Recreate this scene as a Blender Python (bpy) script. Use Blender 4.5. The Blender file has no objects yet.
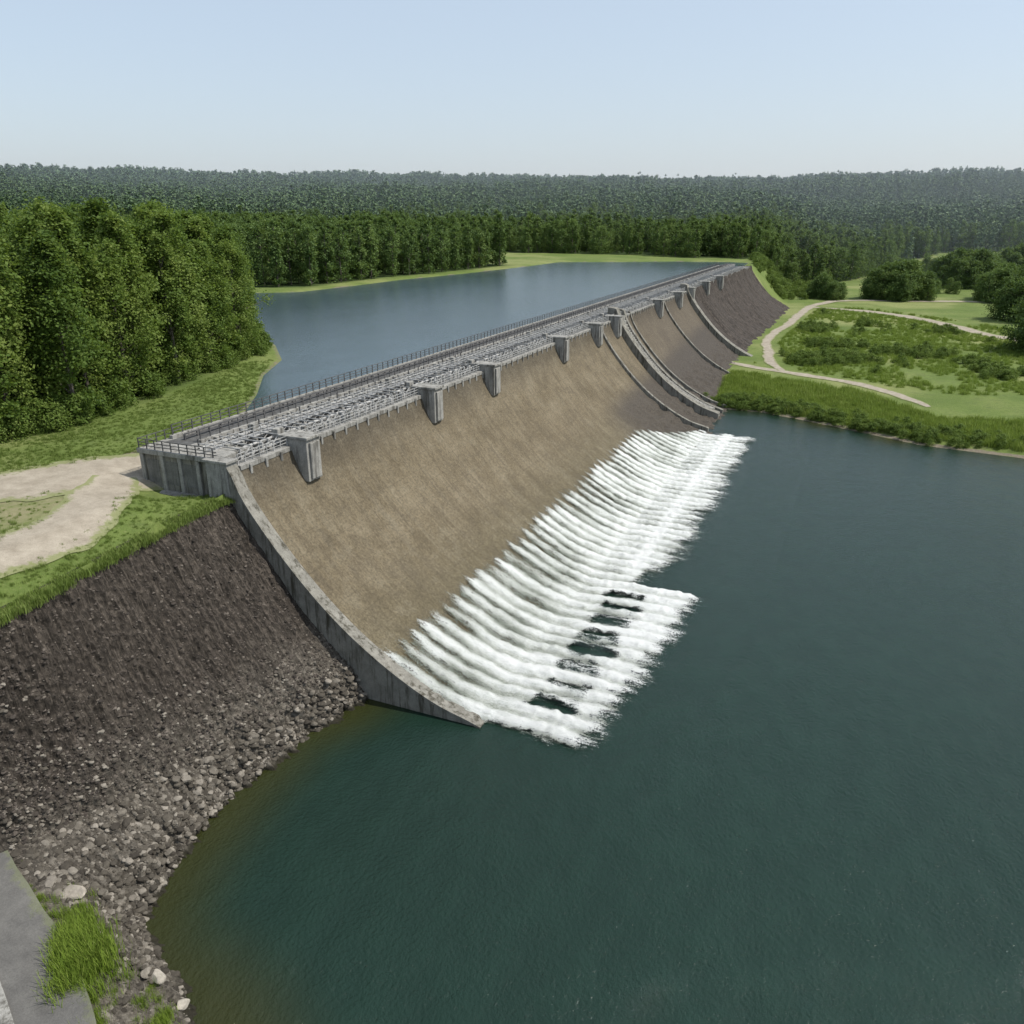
import bpy, bmesh, math, numpy as np
from mathutils import Vector
from mathutils.bvhtree import BVHTree
rng=np.random.default_rng(7)
C=bpy.context.scene.collection

# ---------------------------------------------------------------- helpers
def vn(x,y,seed=0):
    x=np.asarray(x,float);y=np.asarray(y,float)
    xi=np.floor(x);yi=np.floor(y);fx=x-xi;fy=y-yi
    fx=fx*fx*(3-2*fx);fy=fy*fy*(3-2*fy)
    def h(a,b):
        v=np.sin(a*127.1+b*311.7+seed*74.7)*43758.5453
        return v-np.floor(v)
    return (h(xi,yi)*(1-fx)+h(xi+1,yi)*fx)*(1-fy)+(h(xi,yi+1)*(1-fx)+h(xi+1,yi+1)*fx)*fy
def fbm(x,y,o=4,seed=0):
    s=0;a=.5;t=0
    for i in range(o):
        s=s+a*vn(x,y,seed+i);t+=a;a*=.5;x=x*2.03+3.1;y=y*2.03+1.7
    return s/t
def ss(a,b,x):
    t=np.clip((x-a)/(b-a),0,1);return t*t*(3-2*t)
def pdist(x,y,pts,closed=False):
    d=np.full(np.shape(x),1e9);n=len(pts)
    for i in range(n if closed else n-1):
        ax,ay=pts[i][:2];bx,by=pts[(i+1)%n][:2]
        dx,dy=bx-ax,by-ay
        t=np.clip(((x-ax)*dx+(y-ay)*dy)/(dx*dx+dy*dy),0,1)
        d=np.minimum(d,np.hypot(x-ax-t*dx,y-ay-t*dy))
    return d
def sdp(x,y,pts):
    d=pdist(x,y,pts,True);ins=np.zeros(np.shape(x),bool);n=len(pts)
    for i in range(n):
        ax,ay=pts[i];bx,by=pts[(i+1)%n]
        if ay==by: continue
        c=((ay>y)!=(by>y))&(x<(bx-ax)*(y-ay)/(by-ay)+ax)
        ins^=c
    return np.where(ins,-d,d)
def link(o,parent=None):
    C.objects.link(o)
    if parent: o.parent=parent
    return o
def mesh_np(name,V,F,mats=(),smooth=False,parent=None,midx=None,dolink=True):
    me=bpy.data.meshes.new(name)
    V=np.asarray(V,np.float32);F=np.asarray(F,np.int32);k=F.shape[1]
    me.vertices.add(len(V));me.vertices.foreach_set('co',V.ravel())
    me.loops.add(F.size);me.loops.foreach_set('vertex_index',F.ravel())
    me.polygons.add(len(F));me.polygons.foreach_set('loop_start',np.arange(0,F.size,k,dtype=np.int32))
    if midx is not None: me.polygons.foreach_set('material_index',np.asarray(midx,np.int32))
    me.polygons.foreach_set('use_smooth',np.full(len(F),smooth))
    me.update(calc_edges=True);me.validate()
    for m in mats: me.materials.append(m)
    o=bpy.data.objects.new(name,me)
    if dolink: link(o,parent)
    return o
def fattr(o,name,vals,dom='POINT'):
    a=o.data.attributes.new(name,'FLOAT',dom);a.data.foreach_set('value',np.asarray(vals,np.float32).ravel())
def gridF(nu,nv):
    i=np.arange(nu-1)[:,None];j=np.arange(nv-1)[None,:]
    a=(i*nv+j).ravel()
    return np.stack([a,a+nv,a+nv+1,a+1],1)
def empty(name):
    return link(bpy.data.objects.new(name,None))
class Boxes:
    def __init__(s): s.v=[];s.f=[]
    def hexa(s,p):
        b=len(s.v);s.v+=p
        s.f+=[(b,b+3,b+2,b+1),(b+4,b+5,b+6,b+7),(b,b+1,b+5,b+4),(b+1,b+2,b+6,b+5),(b+2,b+3,b+7,b+6),(b+3,b,b+4,b+7)]
    def box(s,x0,x1,y0,y1,z0,z1):
        s.hexa([(x0,y0,z0),(x1,y0,z0),(x1,y1,z0),(x0,y1,z0),(x0,y0,z1),(x1,y0,z1),(x1,y1,z1),(x0,y1,z1)])
    def beam(s,a,b,w):
        a=Vector(a);b=Vector(b);d=(b-a).normalized()
        u=d.cross(Vector((0,0,1)))
        if u.length<.01:u=Vector((1,0,0))
        u=u.normalized()*w/2;v=d.cross(u).normalized()*w/2
        s.hexa([tuple(q) for q in (a-u-v,a+u-v,a+u+v,a-u+v,b-u-v,b+u-v,b+u+v,b-u+v)])
    def tube(s,a,b,r,n=8):
        a=Vector(a);b=Vector(b);d=(b-a).normalized()
        u=d.cross(Vector((0,0,1)));u=(u if u.length>.01 else Vector((1,0,0))).normalized();v=d.cross(u)
        k=len(s.v)
        for q in(a,b):
            for i in range(n):
                t=2*math.pi*i/n;s.v.append(tuple(q+u*r*math.cos(t)+v*r*math.sin(t)))
        for i in range(n): s.f.append((k+i,k+(i+1)%n,k+n+(i+1)%n,k+n+i))
    def obj(s,name,mats,parent=None,bevel=0):
        o=mesh_np(name,s.v,s.f,mats,parent=parent)
        if bevel:
            m=o.modifiers.new('b','BEVEL');m.width=bevel;m.segments=2
        return o
# ---------------------------------------------------------------- materials
class N:
    def __init__(s,name):
        s.m=bpy.data.materials.new(name);s.m.use_nodes=True;s.t=s.m.node_tree
        s.b=s.t.nodes['Principled BSDF'];s.out=s.t.nodes['Material Output']
        s.tc=s.t.nodes.new('ShaderNodeTexCoord')
    def new(s,ty,**k):
        n=s.t.nodes.new(ty)
        for a,v in k.items(): setattr(n,a,v)
        return n
    def l(s,a,b): s.t.links.new(a,b)
    def noise(s,scale,detail=5,rough=.6,st=(1,1,1),rot=(0,0,0)):
        mp=s.new('ShaderNodeMapping');mp.inputs['Scale'].default_value=st;mp.inputs['Rotation'].default_value=rot
        s.l(s.tc.outputs['Object'],mp.inputs['Vector'])
        n=s.new('ShaderNodeTexNoise');n.inputs['Scale'].default_value=scale;n.inputs['Detail'].default_value=detail;n.inputs['Roughness'].default_value=rough
        s.l(mp.outputs[0],n.inputs['Vector']);return n.outputs['Fac']
    def vor(s,scale,st=(1,1,1),feature='F1'):
        mp=s.new('ShaderNodeMapping');mp.inputs['Scale'].default_value=st
        s.l(s.tc.outputs['Object'],mp.inputs['Vector'])
        n=s.new('ShaderNodeTexVoronoi',feature=feature);n.inputs['Scale'].default_value=scale
        s.l(mp.outputs[0],n.inputs['Vector']);return n
    def ramp(s,fac,stops):
        r=s.new('ShaderNodeValToRGB');e=r.color_ramp.elements
        while len(e)<len(stops): e.new(.5)
        for i,(p,c) in enumerate(stops):
            e[i].position=p;e[i].color=(*c,1) if len(c)==3 else c
        s.l(fac,r.inputs[0]);return r.outputs[0]
    def mix(s,f,a,b,mode='MIX'):
        n=s.new('ShaderNodeMix',data_type='RGBA',blend_type=mode)
        for v,i in((f,0),(a,6),(b,7)):
            if isinstance(v,(int,float)): n.inputs[i].default_value=v
            elif isinstance(v,tuple): n.inputs[i].default_value=(*v,1)
            else: s.l(v,n.inputs[i])
        return n.outputs[2]
    def math(s,op,a,b=0,c=0):
        n=s.new('ShaderNodeMath',operation=op)
        for i,v in enumerate((a,b,c)):
            if isinstance(v,(int,float)): n.inputs[i].default_value=v
            else: s.l(v,n.inputs[i])
        return n.outputs[0]
    def mr(s,v,a,b,c=0,d=1):
        n=s.new('ShaderNodeMapRange',interpolation_type='SMOOTHSTEP')
        s.l(v,n.inputs[0])
        for i,q in enumerate((a,b,c,d)): n.inputs[i+1].default_value=q
        return n.outputs[0]
    def attr(s,name): 
        return s.new('ShaderNodeAttribute',attribute_name=name).outputs['Fac']
    def sep(s):
        n=s.new('ShaderNodeSeparateXYZ');s.l(s.tc.outputs['Object'],n.inputs[0]);return n.outputs
    def bump(s,h,strength=.5,dist=.1,prev=None):
        n=s.new('ShaderNodeBump');n.inputs['Strength'].default_value=strength;n.inputs['Distance'].default_value=dist
        s.l(h,n.inputs['Height'])
        if prev is not None: s.l(prev,n.inputs['Normal'])
        return n.outputs[0]
    def fin(s,col,rough=.9,nrm=None,spec=.2):
        if isinstance(col,tuple): s.b.inputs['Base Color'].default_value=(*col,1)
        else: s.l(col,s.b.inputs['Base Color'])
        s.b.inputs['Roughness'].default_value=rough;s.b.inputs['Specular IOR Level'].default_value=spec
        if nrm is not None: s.l(nrm,s.b.inputs['Normal'])
        return s.m

def concrete(name,a,b,stain=(.06,.055,.045),streak=.5):
    n=N(name);c=n.ramp(n.noise(.8,6,.65),[(.3,a),(.7,b)])
    st=n.noise(1.2,5,.7,(1.2,1.2,.12))
    c=n.mix(n.math('MULTIPLY',n.mr(st,.46,.66),streak),c,stain)
    f=n.noise(9,4,.75)
    c=n.mix(.6,c,n.ramp(f,[(.3,(.3,.3,.3)),(.7,(.7,.7,.7))]),'OVERLAY')
    return n.fin(c,.85,n.bump(f,.5,.08))
M_conc=concrete('concrete',(.2,.195,.18),(.34,.33,.3),streak=.8)
M_concd=concrete('concrete_dark',(.11,.108,.1),(.2,.195,.18))
M_wall=concrete('wing_wall_concrete',(.15,.143,.122),(.26,.248,.215),(.045,.04,.027),.9)
M_cas=concrete('crest_asphalt',(.06,.06,.06),(.12,.12,.115))
# spillway face
n=N('spillway_face');X,Y,Z=n.sep()
c=n.ramp(n.noise(.13,6,.65),[(.3,(.105,.083,.05)),(.5,(.148,.12,.076)),(.72,(.19,.158,.106))])
st=n.noise(1,6,.75,(.09,1.6,.09))
c=n.mix(n.mr(st,.42,.72,0,.6),c,(.075,.06,.04))
st2=n.noise(1,4,.65,(.06,.7,.06))
c=n.mix(n.mr(st2,.5,.72,0,.3),c,(.22,.19,.135))
st3=n.noise(1,4,.7,(.05,5,.05))
c=n.mix(n.mr(st3,.5,.7,0,.2),c,(.065,.052,.034))
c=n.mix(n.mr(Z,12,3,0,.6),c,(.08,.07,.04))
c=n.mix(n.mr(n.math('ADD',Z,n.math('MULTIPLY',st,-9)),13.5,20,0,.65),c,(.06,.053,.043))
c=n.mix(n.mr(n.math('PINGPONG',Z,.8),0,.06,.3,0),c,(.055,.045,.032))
bl=n.noise(.3,6,.75,(1,1,1));c=n.mix(n.mr(bl,.48,.66,0,.5),c,(.082,.068,.046))
c=n.mix(n.mr(bl,.5,.34,0,.3),c,(.2,.175,.125))
fn=n.noise(3.0,6,.8)
c=n.mix(.85,c,n.ramp(fn,[(.3,(.22,.22,.22)),(.7,(.78,.78,.78))]),'OVERLAY')
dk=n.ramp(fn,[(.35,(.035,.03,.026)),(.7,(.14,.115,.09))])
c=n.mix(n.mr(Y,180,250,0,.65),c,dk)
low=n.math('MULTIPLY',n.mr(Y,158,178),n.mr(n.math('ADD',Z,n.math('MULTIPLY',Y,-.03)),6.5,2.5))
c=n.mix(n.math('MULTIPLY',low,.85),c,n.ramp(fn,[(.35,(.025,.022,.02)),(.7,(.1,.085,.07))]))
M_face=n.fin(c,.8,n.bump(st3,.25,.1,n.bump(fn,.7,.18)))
# rock / embankment
def rock(name,dark,mid,light,zl=None,vs=1.3):
    n=N(name);X,Y,Z=n.sep()
    nz=n.noise(1.8,7,.8)
    c=n.ramp(nz,[(.34,dark),(.52,mid),(.7,light)])
    v=n.vor(vs*1.9,(1,1.3,.7))
    c=n.mix(.65,c,n.ramp(v.outputs['Color'],[(0,(.2,.2,.2)),(1,(.8,.8,.8))]),'OVERLAY')
    st=n.noise(1,5,.8,(.16,2.4,.16));c=n.mix(n.mr(st,.4,.56,.7,0),c,tuple(q*.55 for q in dark))
    st=n.noise(1,5,.8,(.25,4.2,.25));c=n.mix(n.mr(st,.52,.64,0,.5),c,light)
    if zl:
        lc=n.ramp(nz,[(.34,(.05,.044,.036)),(.5,(.13,.115,.093)),(.68,(.25,.226,.19))])
        lc=n.mix(.6,lc,n.ramp(v.outputs['Color'],[(0,(.2,.2,.2)),(1,(.8,.8,.8))]),'OVERLAY')
        h=n.math('ADD',Z,n.math('MULTIPLY',n.math('SUBTRACT',n.noise(.35,5,.7),.5),-11))
        c=n.mix(n.mr(h,zl+6,zl-2.5,0,.85),c,lc)
        c=n.mix(n.mr(Z,.6,.15),c,(.03,.027,.018))
    return n.fin(c,.9,n.bump(v.outputs['Distance'],.7,.2,n.bump(nz,.9,.3)))
M_emb=rock('dark_riprap',(.026,.0215,.017),(.058,.048,.039),(.15,.126,.102),zl=4.0)
M_fill=rock('rockfill',(.03,.025,.021),(.06,.05,.042),(.13,.11,.095),vs=.5)
def brock(name,a,b_,c_):
    n=N(name);oi=n.new('ShaderNodeObjectInfo')
    c=n.ramp(oi.outputs['Random'],[(0,a),(.6,b_),(1,c_)])
    f=n.noise(3,5,.7)
    c=n.mix(.6,c,n.ramp(f,[(.3,(.25,.25,.25)),(.7,(.75,.75,.75))]),'OVERLAY')
    return n.fin(c,.9,n.bump(f,.5,.1))
M_rock=brock('boulder_rock',(.035,.03,.024),(.09,.079,.063),(.24,.215,.18))
M_rockd=brock('dark_rock',(.03,.026,.022),(.06,.05,.042),(.14,.12,.1))
M_rockp=brock('pale_boulder',(.28,.245,.2),(.3,.265,.22),(.34,.31,.26))
# terrain
n=N('meadow_ground');X,Y,Z=n.sep()
g=n.ramp(n.noise(.05,6,.65),[(.3,(.08,.122,.024)),(.5,(.125,.17,.04)),(.7,(.185,.21,.068))])
g=n.mix(n.mr(n.noise(.9,7,.75),.35,.7,0,.6),g,(.07,.105,.022))
g=n.mix(n.mr(n.noise(.015,5,.6),.48,.62,0,.7),g,(.22,.232,.09))
g=n.mix(n.mr(n.noise(.2,5,.75),.5,.68,0,.5),g,(.06,.092,.023))
g=n.mix(n.mr(n.noise(4,3,.7),.5,.75,0,.35),g,(.25,.24,.11))
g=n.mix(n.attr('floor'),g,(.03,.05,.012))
g=n.mix(n.math('MULTIPLY',n.attr('straw'),n.mr(n.noise(.6,6,.7),.3,.6,.3,.9)),g,(.25,.225,.13))
dirt=n.ramp(n.noise(2,6,.7),[(.3,(.12,.1,.07)),(.7,(.23,.2,.15))])
g=n.mix(n.mr(n.math('ADD',n.attr('dirt'),n.math('MULTIPLY',n.noise(.7,6,.7),.8)),.75,1.0),g,dirt)
M_terr=n.fin(g,.95,n.bump(n.noise(3,5,.8),.8,.2))
def gravelmat(name,a,b,e0=.15,gr=.75):
    n=N(name);nz=n.noise(.5,7,.72);c=n.ramp(nz,[(.3,a),(.7,b)])
    c=n.mix(.5,c,n.ramp(n.noise(9,4,.8),[(.3,(.3,.3,.3)),(.7,(.7,.7,.7))]),'OVERLAY')
    e=n.math('ADD',n.attr('edge'),n.math('MULTIPLY',n.math('SUBTRACT',n.noise(.7,6,.75),.5),1.1))
    c=n.mix(n.mr(e,e0,e0+.2,gr,0),c,(.16,.185,.06))
    return n.fin(c,.95,n.bump(n.noise(8,4,.7),.5,.05))
M_grav=gravelmat('gravel',(.22,.188,.143),(.37,.327,.262),.12)
M_asph=gravelmat('asphalt',(.08,.077,.073),(.14,.135,.125),.05,.3)
# leaves
def leafmat(name,a,b,c3,tr=0):
    n=N(name);oi=n.new('ShaderNodeObjectInfo')
    f=n.math('ADD',n.math('MULTIPLY',n.attr('tint'),.6),n.math('MULTIPLY',oi.outputs['Random'],.4))
    c=n.ramp(f,[(.1,a),(.5,b),(.95,c3)])
    n.fin(c,.65,None,.2)
    if tr:
        t=n.new('ShaderNodeBsdfTranslucent');n.l(n.mix(.4,c,(.25,.35,.04),'MIX'),t.inputs[0])
        mx=n.new('ShaderNodeMixShader');mx.inputs[0].default_value=tr
        n.l(n.b.outputs[0],mx.inputs[1]);n.l(t.outputs[0],mx.inputs[2]);n.l(mx.outputs[0],n.out.inputs[0])
    return n.m
M_leaf=leafmat('leaves',(.05,.09,.016),(.11,.17,.032),(.2,.255,.06),.38)
M_leafb=leafmat('shrub_leaves',(.065,.105,.018),(.1,.155,.028),(.16,.21,.05),.3)
M_leafm=leafmat('leaves_mid',(.052,.092,.026),(.092,.148,.04),(.15,.21,.06),.3)
M_leaff=leafmat('leaves_far_haze_tint',(.055,.1,.046),(.085,.138,.06),(.13,.185,.078))  # cooler, paler greens: distance haze mixed into the leaf colour
M_leafv=leafmat('leaves_haze_tinted',(.07,.12,.066),(.092,.145,.078),(.125,.178,.092))  # stronger haze tint put into the leaf colour for the back ridge
M_grass=leafmat('grass_blades',(.1,.15,.025),(.15,.205,.045),(.24,.275,.095),.3)
M_reed=leafmat('reed_blades',(.12,.18,.025),(.18,.25,.04),(.27,.32,.09),.35)
M_grassb=leafmat('young_grass_blades',(.13,.2,.025),(.2,.285,.04),(.3,.37,.08),.4)
n=N('bark');M_bark=n.fin(n.ramp(n.noise(3,4,.7),[(.35,(.05,.04,.03)),(.7,(.2,.18,.15))]),.9)
def steel(name,a,b):
    n=N(name);return n.fin(n.ramp(n.noise(1.5,4,.7),[(.35,a),(.7,b)]),.6,None,.4)
M_steel=steel('galvanised_steel',(.22,.22,.21),(.48,.47,.45))
M_steeld=steel('dark_steel',(.05,.05,.052),(.13,.125,.12))
# water
def water(name,deep,shallow,sc,st,st2,rg=.07):
    n=N(name)
    w2=n.noise(sc*.11,3,.55,(1,.6,1));w3=n.noise(.012,4,.6,(1,.5,1),(0,0,.4))  # broad noises that also paint reflection patches into the water colour
    c=n.mix(n.mr(w2,.35,.7,0,.3),deep,tuple(q*1.5 for q in deep))
    c=n.mix(n.mr(w3,.4,.65,0,.35),c,tuple(q*.6 for q in deep))
    c=n.mix(n.attr('shallow'),c,shallow)
    w1=n.noise(sc,4,.62,(1,.7,1),(0,0,.5))
    m=n.fin(c,rg,n.bump(w2,st2,1.2,n.bump(w1,st,.12)),.5);n.b.inputs['IOR'].default_value=1.333
    return m
M_lake=water('lake_water',(.0092,.0245,.0168),(.028,.03,.008),3.2,1.1,.2)
M_res=water('reservoir_water',(.045,.072,.085),(.02,.045,.055),1.4,.9,.05,.16)
# foam
n=N('foam')
nz=n.noise(1,7,.78,(.5,2.4,.5));nz2=n.noise(5,6,.85)
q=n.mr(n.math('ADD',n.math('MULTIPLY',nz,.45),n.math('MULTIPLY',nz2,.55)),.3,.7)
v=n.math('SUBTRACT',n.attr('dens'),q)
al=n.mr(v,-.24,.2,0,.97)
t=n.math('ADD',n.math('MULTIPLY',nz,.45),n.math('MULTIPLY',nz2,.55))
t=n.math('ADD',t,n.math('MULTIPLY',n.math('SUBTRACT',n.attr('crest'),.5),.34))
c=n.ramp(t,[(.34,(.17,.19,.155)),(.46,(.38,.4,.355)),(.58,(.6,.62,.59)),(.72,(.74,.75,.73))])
m=n.fin(c,.6,n.bump(nz2,.8,.2,n.bump(nz,.8,.3)),.3);n.l(al,n.b.inputs['Alpha']);M_foam=m

# ---------------------------------------------------------------- terrain
RES=[(-73,60),(-75,84),(-84,92),(-92.8,106),(-103,120),(-111,135.5),(-125.7,151.6),(-190,200),(-300,225),(-420,235),(-420,262),(-300,262),(-218,256.5),(-206,266.5),(-203,300),(-202,336),(-197,365),(-193,392),(-187,461),(-186,509),(-150,525),(-120,545),(-85,553),(-72,545),(-68,465),(-68,60)]
LOW=[(-400,-400),(-120,-60),(-75,5),(-66,20),(-60,28),(-57.9,34.5),(-59.4,46.1),(-60.9,61.4),(-61.3,64),(-66,65),(-66,465),(-70,560),(-84,700),(-110,1000),(-200,1500),(3000,2500),(6000,0),(6000,-400)]
SH=[(-80,222),(-32,221),(-22.5,221.7),(-10,216),(.5,210.5),(16,202),(36,199),(80,188),(200,170),(500,120),(1500,60)]
LAKE=[(-80,-390)]+SH+[(1500,-390)]
def height(x,y):
    r=np.hypot(x,y)
    sr=sdp(x,y,RES);sl=sdp(x,y,LOW);lk=sdp(x,y,LAKE)
    hills=ss(820,2300,r)*(82+2.5*np.sin(x/340+.6)+2*np.sin(x/130+y/300)-.016*np.clip(x+600,0,1800))+ss(800,1100,r)*(8+7*np.sin(x/190+1.)*np.sin(y/260))+ss(2400,4500,r)*-140
    zu=22.4+.5*(fbm(x/30,y/30,3,3)-.5)+ss(20,200,sr)*2
    zu=np.where(sr<14,21.5+np.clip(sr*.16,-4,.9)+ (zu-22.4)*np.clip(sr/14,0,1)*1.0,zu)
    ed=np.where((y<70)&(sl>0),np.clip(1.4-(sl-1.2)*.22,0,1.4),0)
    zu=zu-ed+hills
    zl=np.clip(lk*.22,-5,.9)+ss(4,60,lk)*1.6+.7*(fbm(x/25,y/25,3,5)-.5)*ss(2,30,lk)+ss(600,1100,y)*12+hills
    zl=np.where((x<-29)&(y<221),-5,zl)
    wd=1.2+ss(440,470,y)*24+ss(600,900,y)*50
    w=ss(0,1,-sl/wd)
    return zu*(1-w)+zl*w
def axis(lo,a,b,hi,st,g):
    c=list(np.arange(a,b+st/2,st));s=st
    while c[-1]<hi: s*=g;c.append(c[-1]+s)
    s=st;d=[a]
    while d[-1]>lo: s*=g;d.append(d[-1]-s)
    return np.array(d[:0:-1]+c)
ax=axis(-4500,-128,70,4500,1.0,1.045);ay=axis(-380,24,300,6500,1.25,1.028)
GX,GY=np.meshgrid(ax,ay,indexing='ij');GZ=height(GX,GY)
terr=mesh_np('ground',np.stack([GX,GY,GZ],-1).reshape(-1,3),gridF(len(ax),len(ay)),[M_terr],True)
FL=[(-103,60),(-101,70),(-101,80),(-107,104),(-114,122),(-122,142),(-150,170),(-200,196),(-420,222),(-420,20),(-125,20),(-108,45)]
PEN=[(-420,270),(-300,272),(-226,266),(-212,276),(-210,336),(-204,365),(-200,392),(-196,452),(-225,470),(-330,520),(-700,560),(-700,300)]
def far_forest(x,y):
    yb=np.interp(x,[-1500,-600,-330,-200,-150,-85,-62,-40,-10,20,60,120,200,400,2000],[300,480,560,598,598,575,580,620,690,830,930,960,1000,1050,1150])
    yb=yb+26*(fbm(x/40,x*0+2,3,9)-.5)
    return y-yb
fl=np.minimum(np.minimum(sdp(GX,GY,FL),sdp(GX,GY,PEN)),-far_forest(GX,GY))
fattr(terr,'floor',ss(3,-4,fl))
d1=ss(1.6,0,np.abs(sdp(GX,GY,RES)-.3))*.6*(GY>75)
d2=ss(2.2,0,np.abs(sdp(GX,GY,LAKE)-.6))*.75
fattr(terr,'dirt',np.clip(d1+d2,0,1))
fattr(terr,'straw',ss(9,3,np.hypot(GX+76,(GY-50)*.8)))

# ---------------------------------------------------------------- water
RX=np.linspace(-440,-66.5,90);RYv=np.linspace(58,570,120)
A,B=np.meshgrid(RX,RYv,indexing='ij')
F=gridF(len(RX),len(RYv));cx=A.ravel()[F].mean(1);cy=B.ravel()[F].mean(1)
keep=(sdp(cx,cy,RES)<9)&(cy>66)
res=mesh_np('reservoir_water',np.stack([A,B,A*0+21.5],-1).reshape(-1,3),F[keep],[M_res],True)
fattr(res,'shallow',np.zeros(A.size))
TOE=[(-44.3,66),(-45.2,60),(-47.6,54),(-47.2,45.6),(-45.8,36.9),(-43.8,31.8),(-40.5,29),(-33,27),(-24,22),(-10,10)]
lx=axis(-62,-58,-20,1800,1.0,1.07);ly=axis(-380,20,70,236,1.0,1.06)
A,B=np.meshgrid(lx,ly,indexing='ij')
lake=mesh_np('lake_water',np.stack([A,B,A*0],-1).reshape(-1,3),gridF(len(lx),len(ly)),[M_lake],True)
dt=np.minimum(pdist(A,B,TOE),pdist(A,B,SH)*1.5)
fattr(lake,'shallow',ss(8,0,dt)**1.2*.9)

# ---------------------------------------------------------------- near embankment
def cr(P,t):
    P=np.asarray(P,float);n=len(P)-1
    s=np.clip(t,0,.99999)*n;i=s.astype(int);f=(s-i)[:,None]
    g=lambda k:P[np.clip(i+k,0,n)]
    a,b,c,d=g(-1),g(0),g(1),g(2)
    return .5*((2*b)+(c-a)*f+(2*a-5*b+4*c-d)*f**2+(3*b-a-3*c+d)*f**3)
R0=[(-62.2,64.1,21.1),(-62,56,21.1),(-60.6,46.1,21.1),(-59.2,34.5,21.1),(-60.5,28.5,21.1),(-67,19,21.1),(-76,3,21.1)]
R1=[(-60.7,64.1,20.9),(-60.3,56,20.9),(-59.1,46.1,20.9),(-57.5,34.5,20.9),(-58.5,29,20.9),(-64.5,21,20.9),(-73,6,20.9)]
R2=[(-46.6,64.1,3.2),(-48,55,3.1),(-50,46.1,3.2),(-51.6,37.3,4.2),(-53,30.5,5.2),(-54.5,26,5),(-62,10,5)]
R3=[(-45.2,64.1,1),(-46.8,55,1.2),(-48.2,45.8,1.2),(-47.4,36.7,2.2),(-46,29.8,3.0),(-41.2,25,3.3),(-30,14,3.3)]
R4=[(-44.4,64.1,0),(-46.2,55,0),(-47.0,45.6,0),(-45.6,36.6,0),(-43,30.6,0),(-37,28.2,0),(-24,20,0)]
R5=[(-41,64.1,-3),(-42.5,55,-3),(-43.5,46,-3),(-42,38.6,-3),(-39,34,-3),(-33,32.5,-3),(-18,24,-3)]
nt=440;tt=np.linspace(0,1,nt)
rows=[cr(r,tt) for r in(R0,R1,R2,R3,R4,R5)];cnt=[5,130,28,14,14]
G=[]
for k in range(5):
    for j in range(cnt[k]):
        f=j/cnt[k];q=rows[k]*(1-f)+rows[k+1]*f
        if k==1:
            q=q.copy();q[:,2]-=.9*math.sin(f*math.pi)
        G.append(q)
G.append(rows[5]);G=np.array(G)
px,py,pz=G[...,0],G[...,1],G[...,2]
u=py*1.0;vv=pz*1.3+px*.3
dsp=(fbm(u*.5,vv*.3,3,11)-.5)*1.0+(fbm(u*2.4,vv*.7,3,21)-.5)*.9+(fbm(u*3.4,vv*2.4,2,25)-.5)*.5
low=ss(6.5,1.5,pz)
dsp=dsp*(.7+.8*low)*ss(0,1,(np.arange(len(G))[:,None]-3)/10)
bench=(ss(31,28,py)*(pz>2.6)*(pz<6))
dsp=dsp*(1-.85*bench)
dsp*=ss(64.1,62.8,py)*.8+.2
G[...,0]+=dsp*.75;G[...,2]+=dsp*.6
emb=mesh_np('riprap_embankment',G.reshape(-1,3),gridF(G.shape[0],nt)[:,::-1],[M_emb],True)
bvh=BVHTree.FromPolygons([tuple(v) for v in G.reshape(-1,3)],gridF(G.shape[0],nt).tolist())
def embz(x,y):
    h=bvh.ray_cast(Vector((x,y,60)),Vector((0,0,-1)))
    return h[0].z if h[0] else None
def ribbon(name,pts,mat,zf,off,nx=9,step=.8,jit=.4,parent=None):
    P=np.array(pts,float);L=np.r_[0,np.cumsum(np.hypot(*np.diff(P[:,:2],axis=0).T))]
    m=int(L[-1]/step)+2;t=np.linspace(0,1,m)
    Q=cr(P,np.interp(t*L[-1],L,np.linspace(0,1,len(P))))
    T=np.gradient(Q[:,:2],axis=0);T/=np.linalg.norm(T,axis=1)[:,None]+1e-9
    Nn=np.stack([-T[:,1],T[:,0]],1)
    wl=Q[:,2]*(1+jit*(fbm(t*L[-1]/3,t*0,3,5)-.5));wr=Q[:,2]*(1+jit*(fbm(t*L[-1]/3,t*0+9,3,6)-.5))
    a=np.linspace(-1,1,nx);w=np.where(a[None,:]<0,wl[:,None],wr[:,None])
    x=Q[:,0][:,None]+Nn[:,0][:,None]*a*w/2;y=Q[:,1][:,None]+Nn[:,1][:,None]*a*w/2
    z=zf(x,y)+off
    o=mesh_np(name,np.stack([x,y,z],-1).reshape(-1,3),gridF(m,nx)[:,::-1],[mat],True,parent)
    fattr(o,'edge',np.broadcast_to(1-np.abs(a),(m,nx)))
    return o
ROADS=[[(-70,69,5),(-75,66,12),(-78.5,61.5,14),(-82,55,12.5),(-88,46,11),(-97,36,10)],
 [(-76,62,5),(-72,56.5,7.5),(-68,51.0,7),(-66.3,45,8),(-66.8,39,9),(-71,29,9)]]
ribbon('gravel_road',ROADS[0],M_grav,height,.07,17,.6)
ribbon('gravel_road',ROADS[1],M_grav,height,.09,13,.6)
PATHS=[[(-44,292,3.5),(-42,284,4),(-34,277,4.4),(-22.8,271.8,4.6),(-10,267,4.6),(-1.5,262.7,4.6),(8,254,4.2),(15.8,243.8,3.2),(19,238,1.5)],
 [(-22,272,3),(-28,290,4),(-31,312,4.2),(-34.5,335,4),(-34.5,365,4),(-32,400,4.5),(-30.5,447,5),(-28,486,6)],
 [(-30,480,6),(-15,474,8),(2,468,9),(18,452,9),(32.7,428,9),(45,402,8),(59,380,8),(90,350,8)],
 [(-28,486,6),(-14,522,7),(20,535,7),(83,552,8),(200,570,8)]]
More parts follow.
